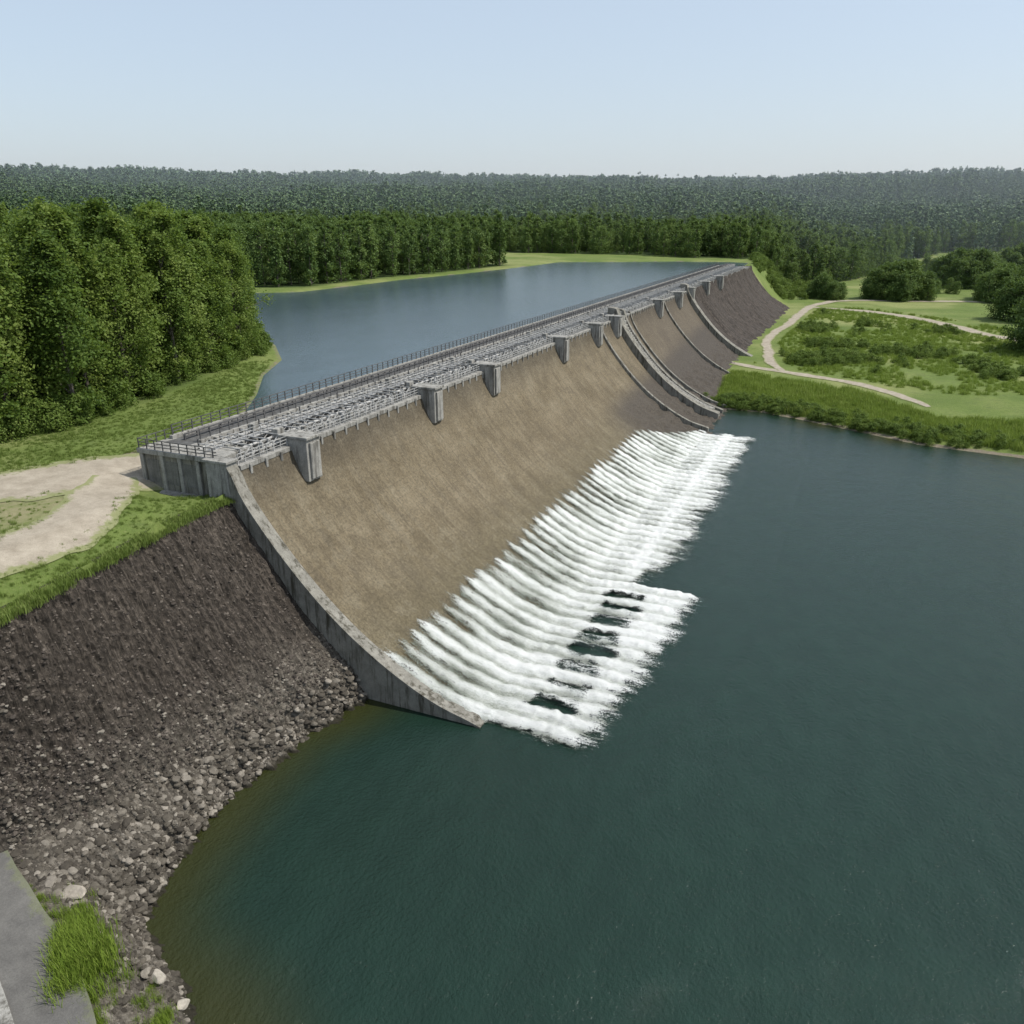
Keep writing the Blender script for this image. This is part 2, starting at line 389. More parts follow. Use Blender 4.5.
for i,p in enumerate(PATHS): ribbon('gravel_path',p,M_grav,height,.1+.02*i,7,2.,.7)
def zsm(x,y): return 3.45+ss(-42,-56,x)*1.6+x*0
ribbon('asphalt_road',[(-60,28,6),(-54,25.8,5.6),(-48.6,24.1,5.4),(-42.8,22.0,5.4),(-36,18.2,5.4),(-28,12,5)],M_asph,lambda x,y:zsm(x,y)+.42,0,9,.5,.12)
Pk=np.array([(-58,25.6),(-50,23.3),(-43.6,20.9),(-37,17.4),(-30,12.2)])
tk=np.linspace(0,1,60);Q=cr(Pk,tk);b=Boxes()
for i in range(59):
    x0,y0=Q[i];x1,y1=Q[i+1];z0=float(zsm(x0,y0))+.42;z1=float(zsm(x1,y1))+.42
    b.hexa([(x0,y0,z0-.3),(x0-1.2,y0-3.5,z0-.3),(x1-1.2,y1-3.5,z1-.3),(x1,y1,z1-.3),(x0,y0,z0+.14),(x0-1.2,y0-3.5,z0+.14),(x1-1.2,y1-3.5,z1+.14),(x1,y1,z1+.14)])
b.obj('kerb_and_footway',[M_conc])

# ---------------------------------------------------------------- dam
dam=empty('concrete_dam')
PR=np.array([(-60.2,24.2),(-58.9,21),(-56,16.9),(-52,12.3),(-48,8.5),(-44,5.5),(-40,3.1),(-36,1.25),(-32,.15),(-30,-.6),(-27,-2.5)])
pp=cr(PR,np.linspace(0,1,90));pX=pp[:,0];pZ=pp[:,1]
def pz_at(x): return np.interp(x,pX,pZ)
ys=np.arange(64.6,300.5,.7)
A=np.broadcast_to(pX,(len(ys),90)).copy();B=np.broadcast_to(ys[:,None],A.shape);Zz=np.broadcast_to(pZ,A.shape).copy()
bm_=ss(165,180,B)*ss(9,5,Zz);dz=(fbm(A*.7,B*.7,4,31)-.5)*2.4*bm_
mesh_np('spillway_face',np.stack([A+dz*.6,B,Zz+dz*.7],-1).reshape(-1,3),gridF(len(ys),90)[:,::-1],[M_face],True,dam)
ys=np.arange(300.6,466,1.2);th=np.linspace(0,math.pi/2+.3,40)[1:]
S=[(pX,np.full(90,y),pZ) for y in ys]+[(-66+(pX+66)*math.cos(t),ys[-1]+(pX+66)*math.sin(t),pZ) for t in th]
S=np.array([np.stack(s,1) for s in S]);dz=(fbm(S[...,0]*.35+S[...,2]*.3,S[...,1]*.35,4,41)-.5)*2.4
S[...,2]+=dz*.7;S[...,0]+=dz*.6
mesh_np('rockfill_shoulder',S.reshape(-1,3),gridF(len(S),90)[:,::-1],[M_fill],True,dam)
def slopewall(name,y0,y1,h,mat,xa=-62.5,xb=-31.5,hb=None,steps=40):
    xs=np.linspace(xa,xb,steps);V=[];F=[]
    for i,x in enumerate(xs):
        f=i/(steps-1);hh=h if hb is None else h*(1-f)+hb*f
        zt=(pz_at(max(x,-60.2)))+hh
        for (yy,zz) in((y0,zt),(y1,zt),(y1,-3.5),(y0,-3.5)): V.append((x,yy,zz))
    for i in range(steps-1):
        a=i*4
        for k in range(4): F.append((a+k,a+4+k,a+4+(k+1)%4,a+(k+1)%4))
    F.append((0,1,2,3));k=(steps-1)*4;F.append((k+3,k+2,k+1,k))
    o=mesh_np(name,V,F,[mat],False,dam);m=o.modifiers.new('b','BEVEL');m.width=.06;m.limit_method='ANGLE';return o
slopewall('wing_wall',63.1,64.5,.35,M_wall,xb=-30.9,hb=.15)
xs=np.linspace(-62.4,-30.8,50);b=Boxes()
for x0,x1 in zip(xs[:-1],xs[1:]):
    f0=(x0+62.4)/31.6;f1=(x1+62.4)/31.6
    z0=float(pz_at(max(x0,-60.2)))+.35-.2*f0;z1=float(pz_at(max(x1,-60.2)))+.35-.2*f1
    b.hexa([(x0,62.98,z0-.05),(x1,62.98,z1-.05),(x1,64.6,z1-.05),(x0,64.6,z0-.05),(x0,62.98,z0+.22),(x1,62.98,z1+.22),(x1,64.6,z1+.22),(x0,64.6,z0+.22)])
b.obj('wing_wall_coping',[M_wall],dam)
slopewall('divider_wall_a',194.5,195.4,1.0,M_wall)
slopewall('divider_wall_b',208.6,211.2,3.0,M_wall,hb=1.5)
slopewall('divider_wall_c',215.5,216.9,2.0,M_wall,hb=1.)
slopewall('divider_wall_d',222,222.8,.9,M_wall)
slopewall('divider_wall_e',262,262.9,1.,M_wall)
slopewall('divider_wall_f',297.5,301,2.6,M_wall,hb=1.5)
b=Boxes()
for x in np.linspace(-60,-34,60): b.box(x,x+.44,211.25,215.45,-3,float(pz_at(x))+.9)
b.obj('stair_flight',[M_conc],dam)
CX=-73.2
b=Boxes()
b.box(CX,-68.6,68.2,463,10,25.2)
b.box(-68.6,-60.2,64.6,463,18,24.1)
b.obj('crest_body',[M_concd],dam)
b=Boxes();b.box(CX+.5,-69.1,66.5,463,25.2,25.26);b.obj('crest_roadway',[M_cas],dam)
b=Boxes()
b.box(CX-.1,CX+.4,68,440,24.6,25.7);b.box(-69.1,-68.5,68,440,24.4,25.6)
for y in np.arange(70,440,4.5): b.box(-68.5,-68.0,y,y+.6,24.1,25.5)
b.box(-61.2,-60.0,64.7,300,23.9,24.45)
for y in np.arange(66,300,2.6): b.box(-60.0,-59.8,y,y+.35,23.2,24.3)
b.obj('parapet',[M_conc],dam,.04)
b=Boxes();b.box(CX-.3,-62.6,63.9,68.2,19.3,24.7);b.obj('abutment_wall',[M_wall],dam,.06)
b=Boxes()
b.box(CX-.6,-62.2,63.5,68.6,24.7,25.25)
b.box(CX-.9,-62.3,62.6,63.9,19.5,20.6)
for x in (CX-.4,-70.6,-68.0,-65.4): b.box(x,x+.5,63.62,63.95,20.6,24.7)
b.box(-63.3,-60.4,62.96,64.58,19.5,25.0)
b.box(-63.6,-60.2,62.8,64.7,25.0,25.3)
b.obj('abutment_trim',[M_conc],dam,.05)
b=Boxes()
for x in(-72.8,-70.0,-67.3): b.box(x,x+1.7,63.86,63.93,21.3,24.0)
b.obj('abutment_recess_plates',[M_concd],dam)  # thin dark plates stand in for the dark of open recesses
PY=[74.8,106,127.6,164,188.5,205,251.6,280,300,330,362]
for i,y in enumerate(PY):
    b=Boxes();w=1.3
    b.box(-61.6,-57.9,y-w,y+w,20.2,25.3);b.box(-61.9,-57.65,y-w-.15,y+w+.15,25.3,25.65)
    b.box(-57.9,-57.6,y-w+.4,y+w-.4,20.5,24.9);b.box(-61.0,-58.3,y-w+.3,y+w-.3,17.5,20.2)
    b.obj('pier_%d'%i,[M_conc],dam,.07)
def railing(name,x,y0,y1,z,h,sp,mat,w=.09,par=dam,nr=3):
    b=Boxes()
    for y in np.arange(y0,y1+.01,sp): b.box(x-w/2,x+w/2,y-w/2,y+w/2,z,z+h)
    for k in range(nr):
        zz=z+h*(k+1)/nr; b.box(x-w*.35,x+w*.35,y0,y1,zz-w*.35,zz+w*.35)
    b.obj(name,[mat],par)
railing('upstream_railing',CX+.15,68.3,440,25.7,1.2,1.6,M_steeld,.12)
railing('roadway_railing',-68.8,68.3,440,25.6,1.1,1.6,M_steeld,.11)
railing('ledge_railing',-60.6,65,440,24.45,1.15,1.2,M_steel,.1)
railing('gantry_rail',-71.2,68.3,440,25.26,.7,2,M_steeld,.2,nr=2)
railing('catwalk_railing',-64.9,65,440,25.3,1.1,1.3,M_steel,.09)
b=Boxes()
for x in np.arange(CX-.4,-62,1.2): b.box(x-.05,x+.05,63.7,63.8,25.25,26.35)
for z in (25.6,25.95,26.35): b.box(CX-.5,-62.3,63.71,63.79,z-.04,z+.04)
for y in np.arange(65,69,1.3): b.box(CX-.45,CX-.35,y,y+.1,25.25,26.35)
b.box(CX-.44,CX-.36,63.8,68.5,26.31,26.39);b.box(CX-.44,CX-.36,63.8,68.5,25.8,25.86)
b.obj('abutment_railing',[M_steeld],dam)
b=Boxes();bd=Boxes();bc=Boxes()
for (x,z,r) in((-67.6,24.6,.3),(-66.9,25.2,.2),(-66.2,24.55,.26),(-65.3,24.9,.16),(-62.4,24.45,.24),(-63.2,25.05,.16),(-64.3,24.5,.2)):
    b.tube((x,66,z),(x,440,z),r)
b.box(-65.8,-64.8,66,440,25.2,25.3)
for y in np.arange(67,438,1.7):
    y=float(y+rng.uniform(-.3,.3));zt=25.4+rng.uniform(0,.7)
    bd.beam((-68,y,24.1),(-68,y,zt),.14);b.beam((-62,y,24.1),(-62,y,25.5),.14);b.beam((-68,y,25.5),(-62,y,25.5),.12)
    b.beam((-65,y,24.1),(-65,y+1.7,25.3),.1);b.beam((-62,y,25.4),(-62,y+1.7,24.2),.1);b.beam((-62,y,24.2),(-62,y+1.7,25.4),.1)
    b.beam((-68.2,y,24.2),(-68.2,y+1.7,25.4),.1)
    for k in range(10):
        x=rng.uniform(-67.9,-61.4);yy=y+rng.uniform(0,1.7);s=rng.uniform(.07,.3);q=rng.random()
        (b if q<.4 else bc if q<.85 else bd).box(x-s,x+s,yy-s*rng.uniform(.4,1.2),yy+s*.7,24.1,24.3+rng.uniform(.2,1.25))
b.obj('pipe_rack',[M_steel],dam);bd.obj('rack_frames',[M_steeld],dam);bc.obj('rack_equipment',[M_conc],dam)
b=Boxes()
for y in PY: b.box(-63.4,-62.5,y-.6,y+.6,24.1,26.0);b.box(-67.0,-66.2,y-.4,y+.4,24.1,26.2)
b.obj('hoist_units',[M_conc],dam,.04)

# ---------------------------------------------------------------- cascade
fx=np.arange(-46.5,-7,.22);fy=np.arange(60.5,199,.26)
A,B=np.meshgrid(fx,fy,indexing='ij')
nzl=fbm(B*.8,A*.5,4,51)-.5
Xr=np.where(B<102.5,np.interp(B,[63,79,102],[-16.2,-14.2,-12.2]),np.interp(B,[103,115,192],[-21.2,-16.9,-16.5]))
Yf=np.interp(A,[-44.5,-33,-19],[171,196,195])
Yn=np.where(A<-30.6,64.75,62.6-.085*(A+31.9))
e=np.minimum.reduce([(A+45.2)*.7+nzl*1.4,((Xr-A)+nzl*3)*.33,((Yf-B)+nzl*3)*.4,(B-Yn)*.7+np.where(A<-30.6,2,0)+nzl])
edge=ss(-.2,2.6,e)
ph=B+1.6*(fbm(A*.2,B*.15,3,61)-.5)
ra=.5+.5*np.cos(2*np.pi*ph/2.6)
rib=ra**.8*(.65+.7*fbm(B*.38,A*.05,2,66))
sl=ss(-45,-34,A)
dens=.33+.30*sl+(.36-.1*sl)*rib
dens+=.26*ss(-35,-31.5,A)
big=fbm(A*.15,B*.3,4,91)-.5
dens+=big*.6
hole=ss(-28.8,-26.8,A+nzl*2)*ss(-21.0,-23.2,A+nzl*2)*ss(66,67.5,B)*ss(100,98.5,B)
hc=(.5+.5*np.cos(2*np.pi*(B+nzl*2.0)/4.1))
dens-=hole*(.2+.62*hc)*(.75+.7*fbm(A*.8,B*1.3,3,93))
g2=ss(102,106,B)
dens-=g2*.26*ss(-32,-31,A)*ss(-26.5,-28,A)*(.5+rib)
dens+=g2*.2*ss(-28,-27,A)*ss(-25,-26,A)
dens-=g2*.28*ss(-25.5,-24.5,A)*(.6+.6*rib)
dens=np.clip(dens,0,1.15)*edge-(1-edge)*.3
base=np.maximum(pz_at(A),0)+.1
hh=base+(rib*.2*sl+rib*.14+(fbm(A*1.4,B*2.2,3,71)-.1)*.5)*np.clip(edge,0,1)
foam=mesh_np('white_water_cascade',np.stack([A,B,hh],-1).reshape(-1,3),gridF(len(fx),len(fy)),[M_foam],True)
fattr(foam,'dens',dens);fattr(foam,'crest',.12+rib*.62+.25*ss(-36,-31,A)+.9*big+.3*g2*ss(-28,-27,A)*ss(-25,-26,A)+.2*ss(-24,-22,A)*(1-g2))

# ---------------------------------------------------------------- vegetation
def make_tree(name,H,R,bf,nc,nl,ls,seed,lm,cone=0.,trunk=True,flat=1.,cl=(.16,.34)):
    r=np.random.default_rng(seed)
    V=[];F=[];mi=[]
    def tube(a,b,r0,r1,n=6):
        a=np.array(a,float);b=np.array(b,float);d=b-a;d/=np.linalg.norm(d)+1e-9
        u=np.cross(d,[.3,.9,.1]);u/=np.linalg.norm(u);w=np.cross(d,u);k=len(V)
        for q,rr in((a,r0),(b,r1)):
            for i in range(n):
                t=2*math.pi*i/n;V.append(tuple(q+rr*(u*math.cos(t)+w*math.sin(t))))
        for i in range(n): F.append((k+i,k+(i+1)%n,k+n+(i+1)%n,k+n+i));mi.append(0)
    zb=H*bf
    t=r.random(nc)**.85;zc=zb+(H-zb)*t
    env=(np.sin(np.pi*np.clip(t*.86+.12,0,1))**.65)*(1-cone)+cone*(1-t*.97)
    rad=R*env*np.sqrt(r.uniform(.12,1.05,nc));an=r.uniform(0,2*np.pi,nc)
    lob=1+.25*np.sin(an*3+seed)+.18*np.sin(an*5+t*9)
    cc=np.stack([rad*lob*np.cos(an),rad*lob*np.sin(an),zc],1)
    if trunk:
        lean=r.normal(0,.015*H,2)
        tube((0,0,-.6),(lean[0]*.4,lean[1]*.4,H*.45),H*.013,H*.009)
        tube((lean[0]*.4,lean[1]*.4,H*.45),(lean[0],lean[1],H*.95),H*.009,H*.002)
        for i in range(0,nc,max(1,nc//26)):
            z0=max(zb*.7,cc[i,2]-H*.12);tube((lean[0]*z0/H,lean[1]*z0/H,z0),cc[i],H*.004,H*.001,4)
    V=np.array(V).reshape(-1,3);F=np.array(F,int).reshape(-1,4);mi=list(mi)
    cs=R*r.uniform(cl[0],cl[1],nc)*(.7+.3*env)
    L=np.repeat(cc,nl,0)+r.normal(0,1,(nc*nl,3))*np.repeat(cs,nl)[:,None]*np.array([1,1,.8*flat])*.75
    out=L-np.array([0,0,H*.45]);out/=np.linalg.norm(out,axis=1)[:,None]+1e-6
    nn=out*.7+r.normal(0,.8,L.shape)+np.array([0,0,.45]);nn/=np.linalg.norm(nn,axis=1)[:,None]
    a=np.cross(nn,r.normal(0,1,L.shape));a/=np.linalg.norm(a,axis=1)[:,None];bb=np.cross(nn,a)
    s=(ls*r.uniform(.6,1.35,len(L)))[:,None]
    Q=np.stack([L-a*s*.5,L-bb*s*.36,L+a*s*.5,L+bb*s*.36],1).reshape(-1,3)
    k=len(V);FQ=np.arange(len(Q)).reshape(-1,4)+k
    VV=np.vstack([V,Q]) if k else Q;FF=np.vstack([F,FQ]) if k else FQ
    mi=np.array(mi+[1]*len(FQ))
    o=mesh_np(name,VV,FF,[M_bark,lm],False,None,mi,False)
    ct=np.clip(r.normal(.5,.25,nc),0,1);ti=np.r_[np.full(len(F) if k else 0,.5),np.clip(np.repeat(ct,nl)+r.normal(0,.12,len(FQ)),0,1)]
    if len(o.data.polygons)==len(ti): fattr(o,'tint',ti,'FACE')
    return o
def make_tuft(name,n,h,sp,w,seed,lm):
    r=np.random.default_rng(seed)
    b=np.stack([r.normal(0,sp,n),r.normal(0,sp,n),np.full(n,-.05)],1)
    an=r.uniform(0,6.28,n);hh=h*r.uniform(.5,1.1,n);ln=r.uniform(.1,.5,n)*hh
    d=np.stack([np.cos(an),np.sin(an),0*an],1);sd=np.stack([-np.sin(an),np.cos(an),0*an],1)*w
    p1=b+d*ln[:,None]*.35+np.array([0,0,1])*hh[:,None]*.6;p2=b+d*ln[:,None]+np.array([0,0,1])*hh[:,None]
    V=np.stack([b-sd,b+sd,p1+sd*.8,p1-sd*.8,p1-sd*.8,p1+sd*.8,p2+sd*.1,p2-sd*.1],1).reshape(-1,3)
    o=mesh_np(name,V,np.arange(len(V)).reshape(-1,4),[lm],False,None,None,False)
    fattr(o,'tint',np.repeat(np.clip(r.normal(.5,.25,n),0,1),2),'FACE');return o
def scatter(name,x,y,z,s,proto,parent=None):
    n=len(x);r=rng.uniform(0,2*np.pi,n);V=np.empty((n,4,3))
    for k in range(4):
        a=r+k*math.pi/2;V[:,k,0]=x+np.cos(a)*s*.7071;V[:,k,1]=y+np.sin(a)*s*.7071;V[:,k,2]=z
    o=mesh_np(name,V.reshape(-1,3),np.arange(n*4).reshape(-1,4),[],False,parent)
    o.instance_type='FACES';o.use_instance_faces_scale=True;o.show_instancer_for_render=False;o.show_instancer_for_viewport=False
    p=bpy.data.objects.new(proto.name+'_unit',proto.data);link(p,o);return o
def scatter_multi(name,x,y,z,s,protos,parent=None):
    e=empty(name)
    if parent: e.parent=parent
    k=rng.integers(0,len(protos),len(x))
    for i,p in enumerate(protos):
        m=k==i
        if m.any(): scatter(name+'_part_%d'%i,x[m],y[m],z[m],s[m],p,e)
    return e
T_hi=[make_tree('th%d'%i,27,(4.8,4.0,5.3)[i],.04,130,115,.46,100+i,M_leaf,(.12,.3,0)[i],True,1.35,(.13,.27)) for i in range(3)]
T_mid=[make_tree('tm%d'%i,25,4.9-.5*i,.05,60,34,.9,200+i,M_leafm,.05+.2*i,True,1.3,(.14,.3)) for i in range(3)]
T_round=[make_tree('tr%d'%i,20,7.5-i,.02,80,40,.85,230+i,M_leafm,0,True,.9) for i in range(2)]
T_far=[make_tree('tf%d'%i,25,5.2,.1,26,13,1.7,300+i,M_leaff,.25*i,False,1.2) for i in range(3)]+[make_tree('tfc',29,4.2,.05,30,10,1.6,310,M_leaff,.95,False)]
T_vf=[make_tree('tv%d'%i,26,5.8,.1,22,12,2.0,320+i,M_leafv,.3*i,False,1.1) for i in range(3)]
BUSH=[make_tree('bu%d'%i,3.6,2.4,-.05,30,36,.36,400+i,M_leafb,0,False,.9) for i in range(2)]
TUFT=make_tuft('tuft',40,.55,.32,.024,1,M_grass)
REED=make_tuft('reed',60,2.3,.8,.07,2,M_reed)
YG=make_tuft('young',60,2.0,.6,.035,3,M_grassb)
def pts_in(poly,sp,dmin=0):
    P=np.array(poly);n=int((P[:,0].max()-P[:,0].min())*(P[:,1].max()-P[:,1].min())/(sp*sp)*1.0)
    x=rng.uniform(P[:,0].min(),P[:,0].max(),n);y=rng.uniform(P[:,1].min(),P[:,1].max(),n)
    k=sdp(x,y,poly)<-dmin;return x[k],y[k]
def thin(x,y,d):
    cell={};keep=[]
    for i in range(len(x)):
        a,b=int(x[i]//d),int(y[i]//d);ok=True
        for p in(-1,0,1):
            for q in(-1,0,1):
                for j in cell.get((a+p,b+q),()):
                    if (x[i]-x[j])**2+(y[i]-y[j])**2<d*d: ok=False;break
        if ok: cell.setdefault((a,b),[]).append(i);keep.append(i)
    return x[keep],y[keep]
edgeT=[(-105.5,56),(-103,63.5),(-104.5,71),(-103,78.5),(-107.5,85),(-106,92),(-110.5,98),(-110,105.5),(-114,111),(-114.5,118),(-118.5,124),(-119,131),(-124,136),(-128,142),(-132.5,148),(-112,60),(-113,74),(-115,88),(-119,102),(-122,115),(-128,130)]
hs=[1.0,.9,1.02,.92,1.04,.86,1.0,.9,1.02,.84,.98,.82,.9,.84,.92,1.06,1.08,1.06,1.08,1.04,1.02]
for i,(x,y) in enumerate(edgeT):
    o=bpy.data.objects.new('deciduous_tree',T_hi[(i*7)%3].data);link(o)
    x+=rng.uniform(-1.3,1.3);s=hs[i]
    o.location=(x,y,float(height(np.array([x]),np.array([y]))[0])-.2);o.scale=(s*rng.uniform(1.,1.25),)*2+(s,);o.rotation_euler=(0,0,rng.uniform(0,6.28))
x,y=pts_in(FL,3.4,8);k=(x>-330);x,y=thin(x[k],y[k],7.2)
scatter_multi('forest_trees',x,y,height(x,y)-.2,rng.uniform(.78,1.1,len(x)),T_hi)
P=cr(np.array(FL[:8],float),rng.random(190));x=P[:,0]-rng.uniform(-1.5,4,190);y=P[:,1]+rng.normal(0,1,190)
scatter_multi('forest_edge_shrubs',x,y,height(x,y),rng.uniform(.4,1.1,190),BUSH)
x,y=pts_in(PEN,3.8,1);k=(x>-560);x,y=thin(x[k],y[k],6.3)
scatter_multi('peninsula_forest',x,y,height(x,y)-.2,(.6+.6*fbm(x/40,y/40,3,57))*rng.uniform(.85,1.12,len(x)),T_mid)
def polar(r0,r1,n,amin=-60,amax=15):
    n=int(n*(amax-amin)/96)
    r=np.sqrt(rng.uniform(r0*r0,r1*r1,n));a=np.radians(rng.uniform(amin,amax,n))
    return r*np.sin(a),r*np.cos(a)
x,y=polar(380,1300,24000);k=(far_forest(x,y)>0)&(sdp(x,y,PEN)>4)&(sdp(x,y,RES)>6)&(sdp(x,y,FL)>5)&(np.hypot(x,y)<1300);x,y=thin(x[k],y[k],6)
r_=np.hypot(x,y);k=r_+rng.uniform(-150,150,len(x))<950
sz=.6+.75*fbm(x/60,y/60,3,55)
scatter_multi('mixed_forest',x[k],y[k],height(x[k],y[k])-.3,sz[k]*rng.uniform(.8,1.1,k.sum()),T_mid+T_round[:1])
k=~k;x1,y1=x[k],y[k]
x2,y2=polar(1280,1750,11000);k=(y2>600)|(x2<0);x1=np.r_[x1,x2[k]];y1=np.r_[y1,y2[k]]
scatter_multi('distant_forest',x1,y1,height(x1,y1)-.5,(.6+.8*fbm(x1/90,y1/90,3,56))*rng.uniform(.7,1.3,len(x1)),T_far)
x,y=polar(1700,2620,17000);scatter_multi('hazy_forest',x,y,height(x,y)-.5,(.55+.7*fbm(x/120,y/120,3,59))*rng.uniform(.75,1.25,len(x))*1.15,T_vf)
def clump(cx,cy,rx,ry,n,s0,s1,name,pr):
    a=rng.uniform(0,6.28,n);q=np.sqrt(rng.random(n));x=cx+rx*q*np.cos(a);y=cy+ry*q*np.sin(a)
    s=rng.uniform(s0,s1,n)*(1.1-.45*q);scatter_multi(name,x,y,height(x,y)-.3,s,pr)
clump(15,545,18,14,40,.9,1.25,'tree_clump',T_round)
clump(-24,530,10,10,20,.55,.8,'tree_clump',T_round)
clump(74,560,14,20,26,.9,1.2,'tree_clump',T_round)
clump(62,655,22,14,30,1.,1.4,'tree_clump',T_round)
clump(105,700,40,20,60,1.,1.4,'tree_clump',T_round)
clump(62,350,9,12,20,1.,1.3,'tree_clump',T_round)
clump(68,455,14,12,18,.7,1.1,'tree_clump',T_round)
clump(42,600,14,8,14,.35,.6,'tree_clump',T_round)
clump(30,760,60,12,36,.5,.8,'tree_clump',T_round)
# scrub on the bank beyond the dam end
x,y=pts_in([(-74,558),(-62,505),(-38,512),(-20,560),(-20,640),(-50,610),(-74,575)],4.6)
scatter_multi('bank_shrubs',x,y,height(x,y)-.3,rng.uniform(.4,1.5,len(x)),BUSH)
# meadow shrubs and reeds
MS=[(-30,292),(-12,282),(5,276),(22,262),(95,230),(120,300),(70,330),(30,345),(0,350),(-26,360)]
x,y=pts_in(MS,1.8);w_=fbm(x/13,y/13,4,77)+.08*np.exp(-((y+x*.75-322)/16)**2)+.12*rng.random(len(x));k=w_>.685
for p in PATHS: k&=pdist(x,y,p)>4.5
x,y=x[k],y[k];scatter_multi('meadow_shrubs',x,y,height(x,y)-.2,rng.uniform(.2,.95,len(x)),BUSH)
MS2=[(-26,370),(40,345),(110,330),(60,372),(20,440),(-22,462)]
x,y=pts_in(MS2,2.5);k=(fbm(x/18,y/18,4,79)+.1*rng.random(len(x)))>.7
for p in PATHS: k&=pdist(x,y,p)>8
x,y=x[k],y[k];scatter_multi('meadow_shrubs',x,y,height(x,y)-.2,rng.uniform(.3,.9,len(x)),BUSH)
P=cr(np.array([(-34,226),(-22,225),(-5,219),(15,208),(40,205),(90,192)],float),rng.random(420));x=P[:,0]+rng.normal(0,3,420);y=P[:,1]+rng.normal(0,3,420);k=sdp(x,y,LAKE)>.3;x,y=x[k],y[k]
scatter_multi('shore_shrubs',x,y,height(x,y)-.1,rng.uniform(.25,.7,len(x)),BUSH)
RB=[(-35,224),(-22,224),(0,213),(16,205),(36,202),(100,190),(110,215),(44,228),(22,226),(12,236),(-2,251),(-24,260),(-38,266)]
x,y=pts_in(RB,.95,.3);scatter('shore_reeds',x,y,height(x,y),rng.uniform(.5,1.,len(x))*(.4+.9*fbm(x/7,y/7,3,8)),REED)
MD=[(-38,275),(110,228),(110,380),(0,480),(-25,480),(-34,300)]
x,y=pts_in(MD,1.9);k=(fbm(x/18,y/18,3,12)>.4)
for p in PATHS: k&=pdist(x,y,p)>5
k&=~((pdist(x,y,PATHS[0])<13)&(y+x*.55<262))
x,y=x[k],y[k]
scatter('tall_meadow_grass',x,y,height(x,y),rng.uniform(.25,.65,len(x)),REED)
NG=[(-61.5,64),(-60.8,56),(-59.6,46),(-58.2,34.5),(-62,27),(-105,27),(-103,70),(-100,88),(-112,125),(-112,134),(-104,121),(-92,104),(-79,86),(-77,70),(-77,64)]
x,y=pts_in(NG,.52)
for p in ROADS:
    Q=cr(np.array(p,float),np.linspace(0,1,60))
    d=np.min(np.hypot(x[:,None]-Q[:,0],y[:,None]-Q[:,1])-Q[:,2]*.44,1);k=(d>0)|((d>-1.4)&(rng.random(len(x))<.3));x,y=x[k],y[k]
k=(sdp(x,y,RES)>.6)&((np.hypot(x+76,(y-50)*.8)>6)|(rng.random(len(x))<.25));x,y=x[k],y[k]
scatter('meadow_grass',x,y,height(x,y),rng.uniform(.25,.8,len(x))*(.35+fbm(x/5,y/5,3,18)),TUFT)
P=cr(np.array([q[:2] for q in R1[:5]]),rng.random(900));x=P[:,0]-rng.uniform(-.35,1.3,900);y=P[:,1]
scatter('crest_grass',x,y,np.full(900,20.9),rng.uniform(.5,1.3,900),TUFT)
def grassclump(cx,cy,sx,sy,n_,s0,s1,pr):
    x=rng.normal(cx,sx,n_);y=-.55*(x-cx)+cy+rng.normal(0,sy,n_)
    k=fbm(x*.9,y*.9,3,33)+.25*rng.random(n_)>.5;x,y=x[k],y[k]
    z=np.array([embz(a,b) or 3 for a,b in zip(x,y)])
    d=np.exp(-((x-cx)/(sx*1.5))**2)
    scatter('tall_grass',x,y,z,rng.uniform(s0,s1,len(x))*(.45+.6*d),pr)
grassclump(-41.8,24.9,1.9,.75,380,.3,.8,YG)
grassclump(-41.8,24.9,1.8,.7,120,.2,.6,REED)
grassclump(-35.2,24.5,1.6,.6,120,.15,.4,YG)
grassclump(-48.5,26.9,1.3,.3,60,.1,.25,YG)
# ---------------------------------------------------------------- rocks
def make_rock(name,seed,mat,sub=2):
    bm=bmesh.new();bmesh.ops.create_icosphere(bm,subdivisions=sub,radius=.5)
    r=np.random.default_rng(seed);D=r.normal(0,1,(9,3));D/=np.linalg.norm(D,axis=1)[:,None];c=r.uniform(.24,.42,9)
    for v in bm.verts:
        p=np.array(v.co)
        for d,k in zip(D,c):
            q=p@d
            if q>k: p=p-d*(q-k)
        v.co=Vector(p*np.array([1.25,1,.8]))
    me=bpy.data.meshes.new(name);bm.to_mesh(me);bm.free();me.materials.append(mat)
    return bpy.data.objects.new(name,me)
RK=[make_rock('rk%d'%i,i,M_rock) for i in range(4)]
RKD=[make_rock('rkd%d'%i,i+9,M_rockd) for i in range(3)]
RKP=[make_rock('rkp%d'%i,i+19,M_rockp,3) for i in range(2)]
ROADL=[(-60,28),(-54,25.8),(-48.6,24.1),(-42.8,22.),(-36,18.2),(-28,12)]
def rocks(name,N_,tlo,thi,k0,k1,s0,s1,pw=3,pr=RK,bias=1):
    t=rng.uniform(tlo,thi,N_);f=rng.random(N_)**bias;a=cr(k0,t);b=cr(k1,t);Q=a*(1-f[:,None])+b*f[:,None]
    z=np.array([(embz(q[0],q[1]) or -9) for q in Q]);s=s0+(s1-s0)*rng.random(N_)**pw
    k=z>-1.2
    k&=~((Q[:,1]<27.6)&(pdist(Q[:,0],Q[:,1],ROADL)<3.1))
    scatter_multi(name,Q[k,0],Q[k,1],z[k]-s[k]*.16,s[k],pr)
rocks('riprap_rocks',4500,0,.9,R3,R4,.1,.8,4)
rocks('riprap_rocks',4500,0,.78,R2,R3,.1,.95,6)
rocks('riprap_rocks',4500,0,.75,[(q[0]-4,q[1],q[2]+3.5) for q in R2],R2,.1,.5,3,RK+RKD,.5)
rocks('slope_stones',5000,0,.72,R1,R2,.12,.36,2,RKD)
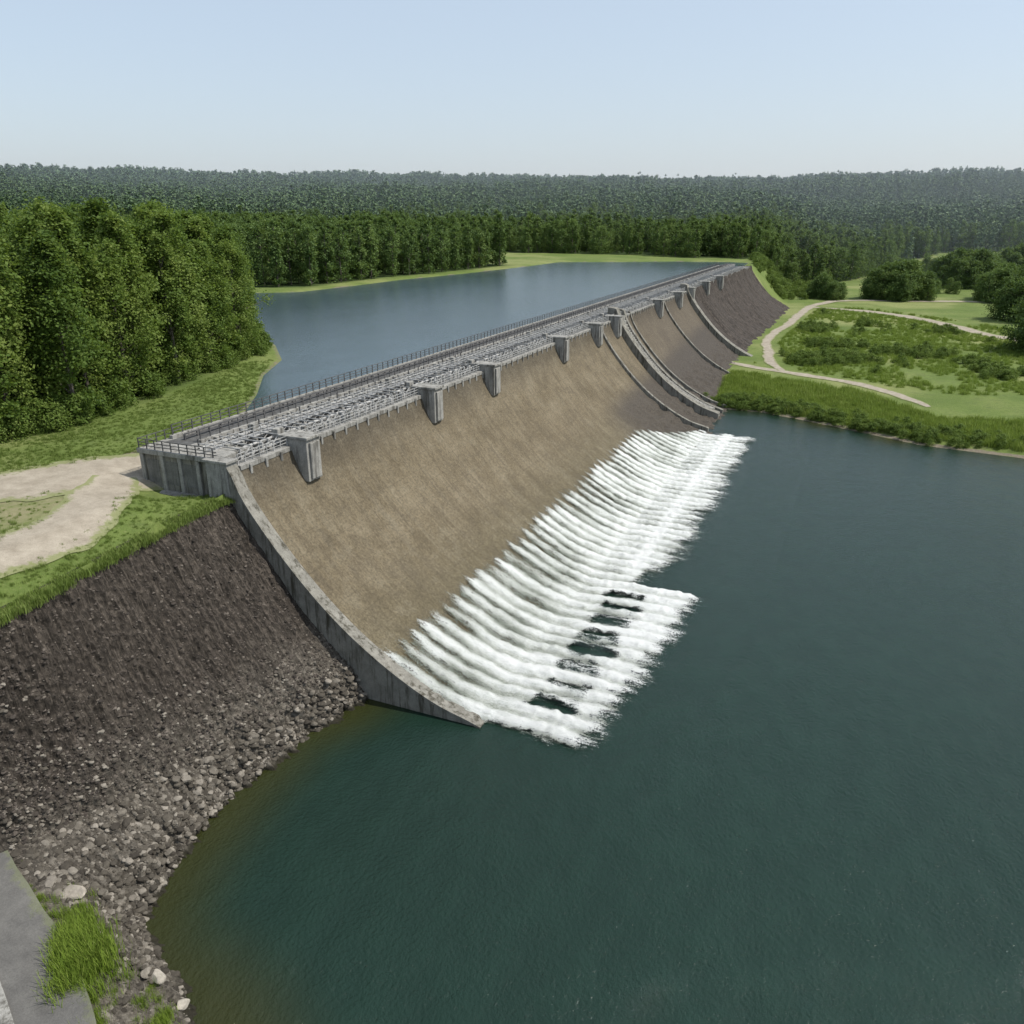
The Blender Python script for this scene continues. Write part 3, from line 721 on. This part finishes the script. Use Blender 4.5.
bp=[(-46.9,28.6,1.3),(-43.0,26.9,1.2),(-38,27.3,.9),(-35.6,26.8,.8)]
for i,(a,b_,s) in enumerate(bp):
    o=bpy.data.objects.new('boulder',RKP[i%2].data);link(o);o.location=(a,b_,(embz(a,b_) or 2)+s*.15);o.scale=(s*1.2,s,s);o.rotation_euler=(.2,0,i*1.3)

# ---------------------------------------------------------------- haze: a real layer of scattering air over the far country
b=Boxes();b.box(-4200,4200,620,6000,-30,210)
hz=b.obj('haze',[])
hm=bpy.data.materials.new('haze_air');hm.use_nodes=True;t_=hm.node_tree
t_.nodes.remove(t_.nodes['Principled BSDF'])
vsn=t_.nodes.new('ShaderNodeVolumeScatter');vsn.inputs['Color'].default_value=(.78,.88,1,1);vsn.inputs['Density'].default_value=.0002;vsn.inputs['Anisotropy'].default_value=.2
t_.links.new(vsn.outputs[0],t_.nodes['Material Output'].inputs['Volume']);hz.data.materials.append(hm)

# ---------------------------------------------------------------- light, sky, camera
sd=Vector((.68,.22,1.05)).normalized()
L=bpy.data.lights.new('sun','SUN');L.energy=4.6;L.angle=math.radians(.5);L.color=(1,.96,.89)
so=bpy.data.objects.new('sun',L);link(so);so.rotation_euler=sd.to_track_quat('Z','Y').to_euler()
w=bpy.data.worlds.new('World');bpy.context.scene.world=w;w.use_nodes=True;nt_=w.node_tree
sk=nt_.nodes.new('ShaderNodeTexSky');sk.sky_type='NISHITA';sk.sun_disc=False
sk.sun_elevation=math.asin(sd.z);sk.sun_rotation=math.atan2(sd.x,sd.y);sk.dust_density=2.0;sk.air_density=1.0;sk.ozone_density=1.5
mx=nt_.nodes.new('ShaderNodeMix');mx.data_type='RGBA';mx.inputs[0].default_value=.5;mx.inputs[7].default_value=(5.3,6.05,6.8,1)
nt_.links.new(sk.outputs[0],mx.inputs[6])
bg=nt_.nodes['Background'];bg.inputs[1].default_value=.145;nt_.links.new(mx.outputs[2],bg.inputs[0])
cam=bpy.data.cameras.new('camera');cam.sensor_width=36;cam.lens=28.125;cam.clip_end=20000;cam.clip_start=.5
co=bpy.data.objects.new('camera',cam);link(co);co.location=(0,0,50)
co.rotation_euler=(math.pi/2-math.atan(297/800),0,math.radians(23.33))
bpy.context.scene.camera=co
vs=bpy.context.scene.view_settings;vs.view_transform='Standard';vs.look='None';vs.exposure=0
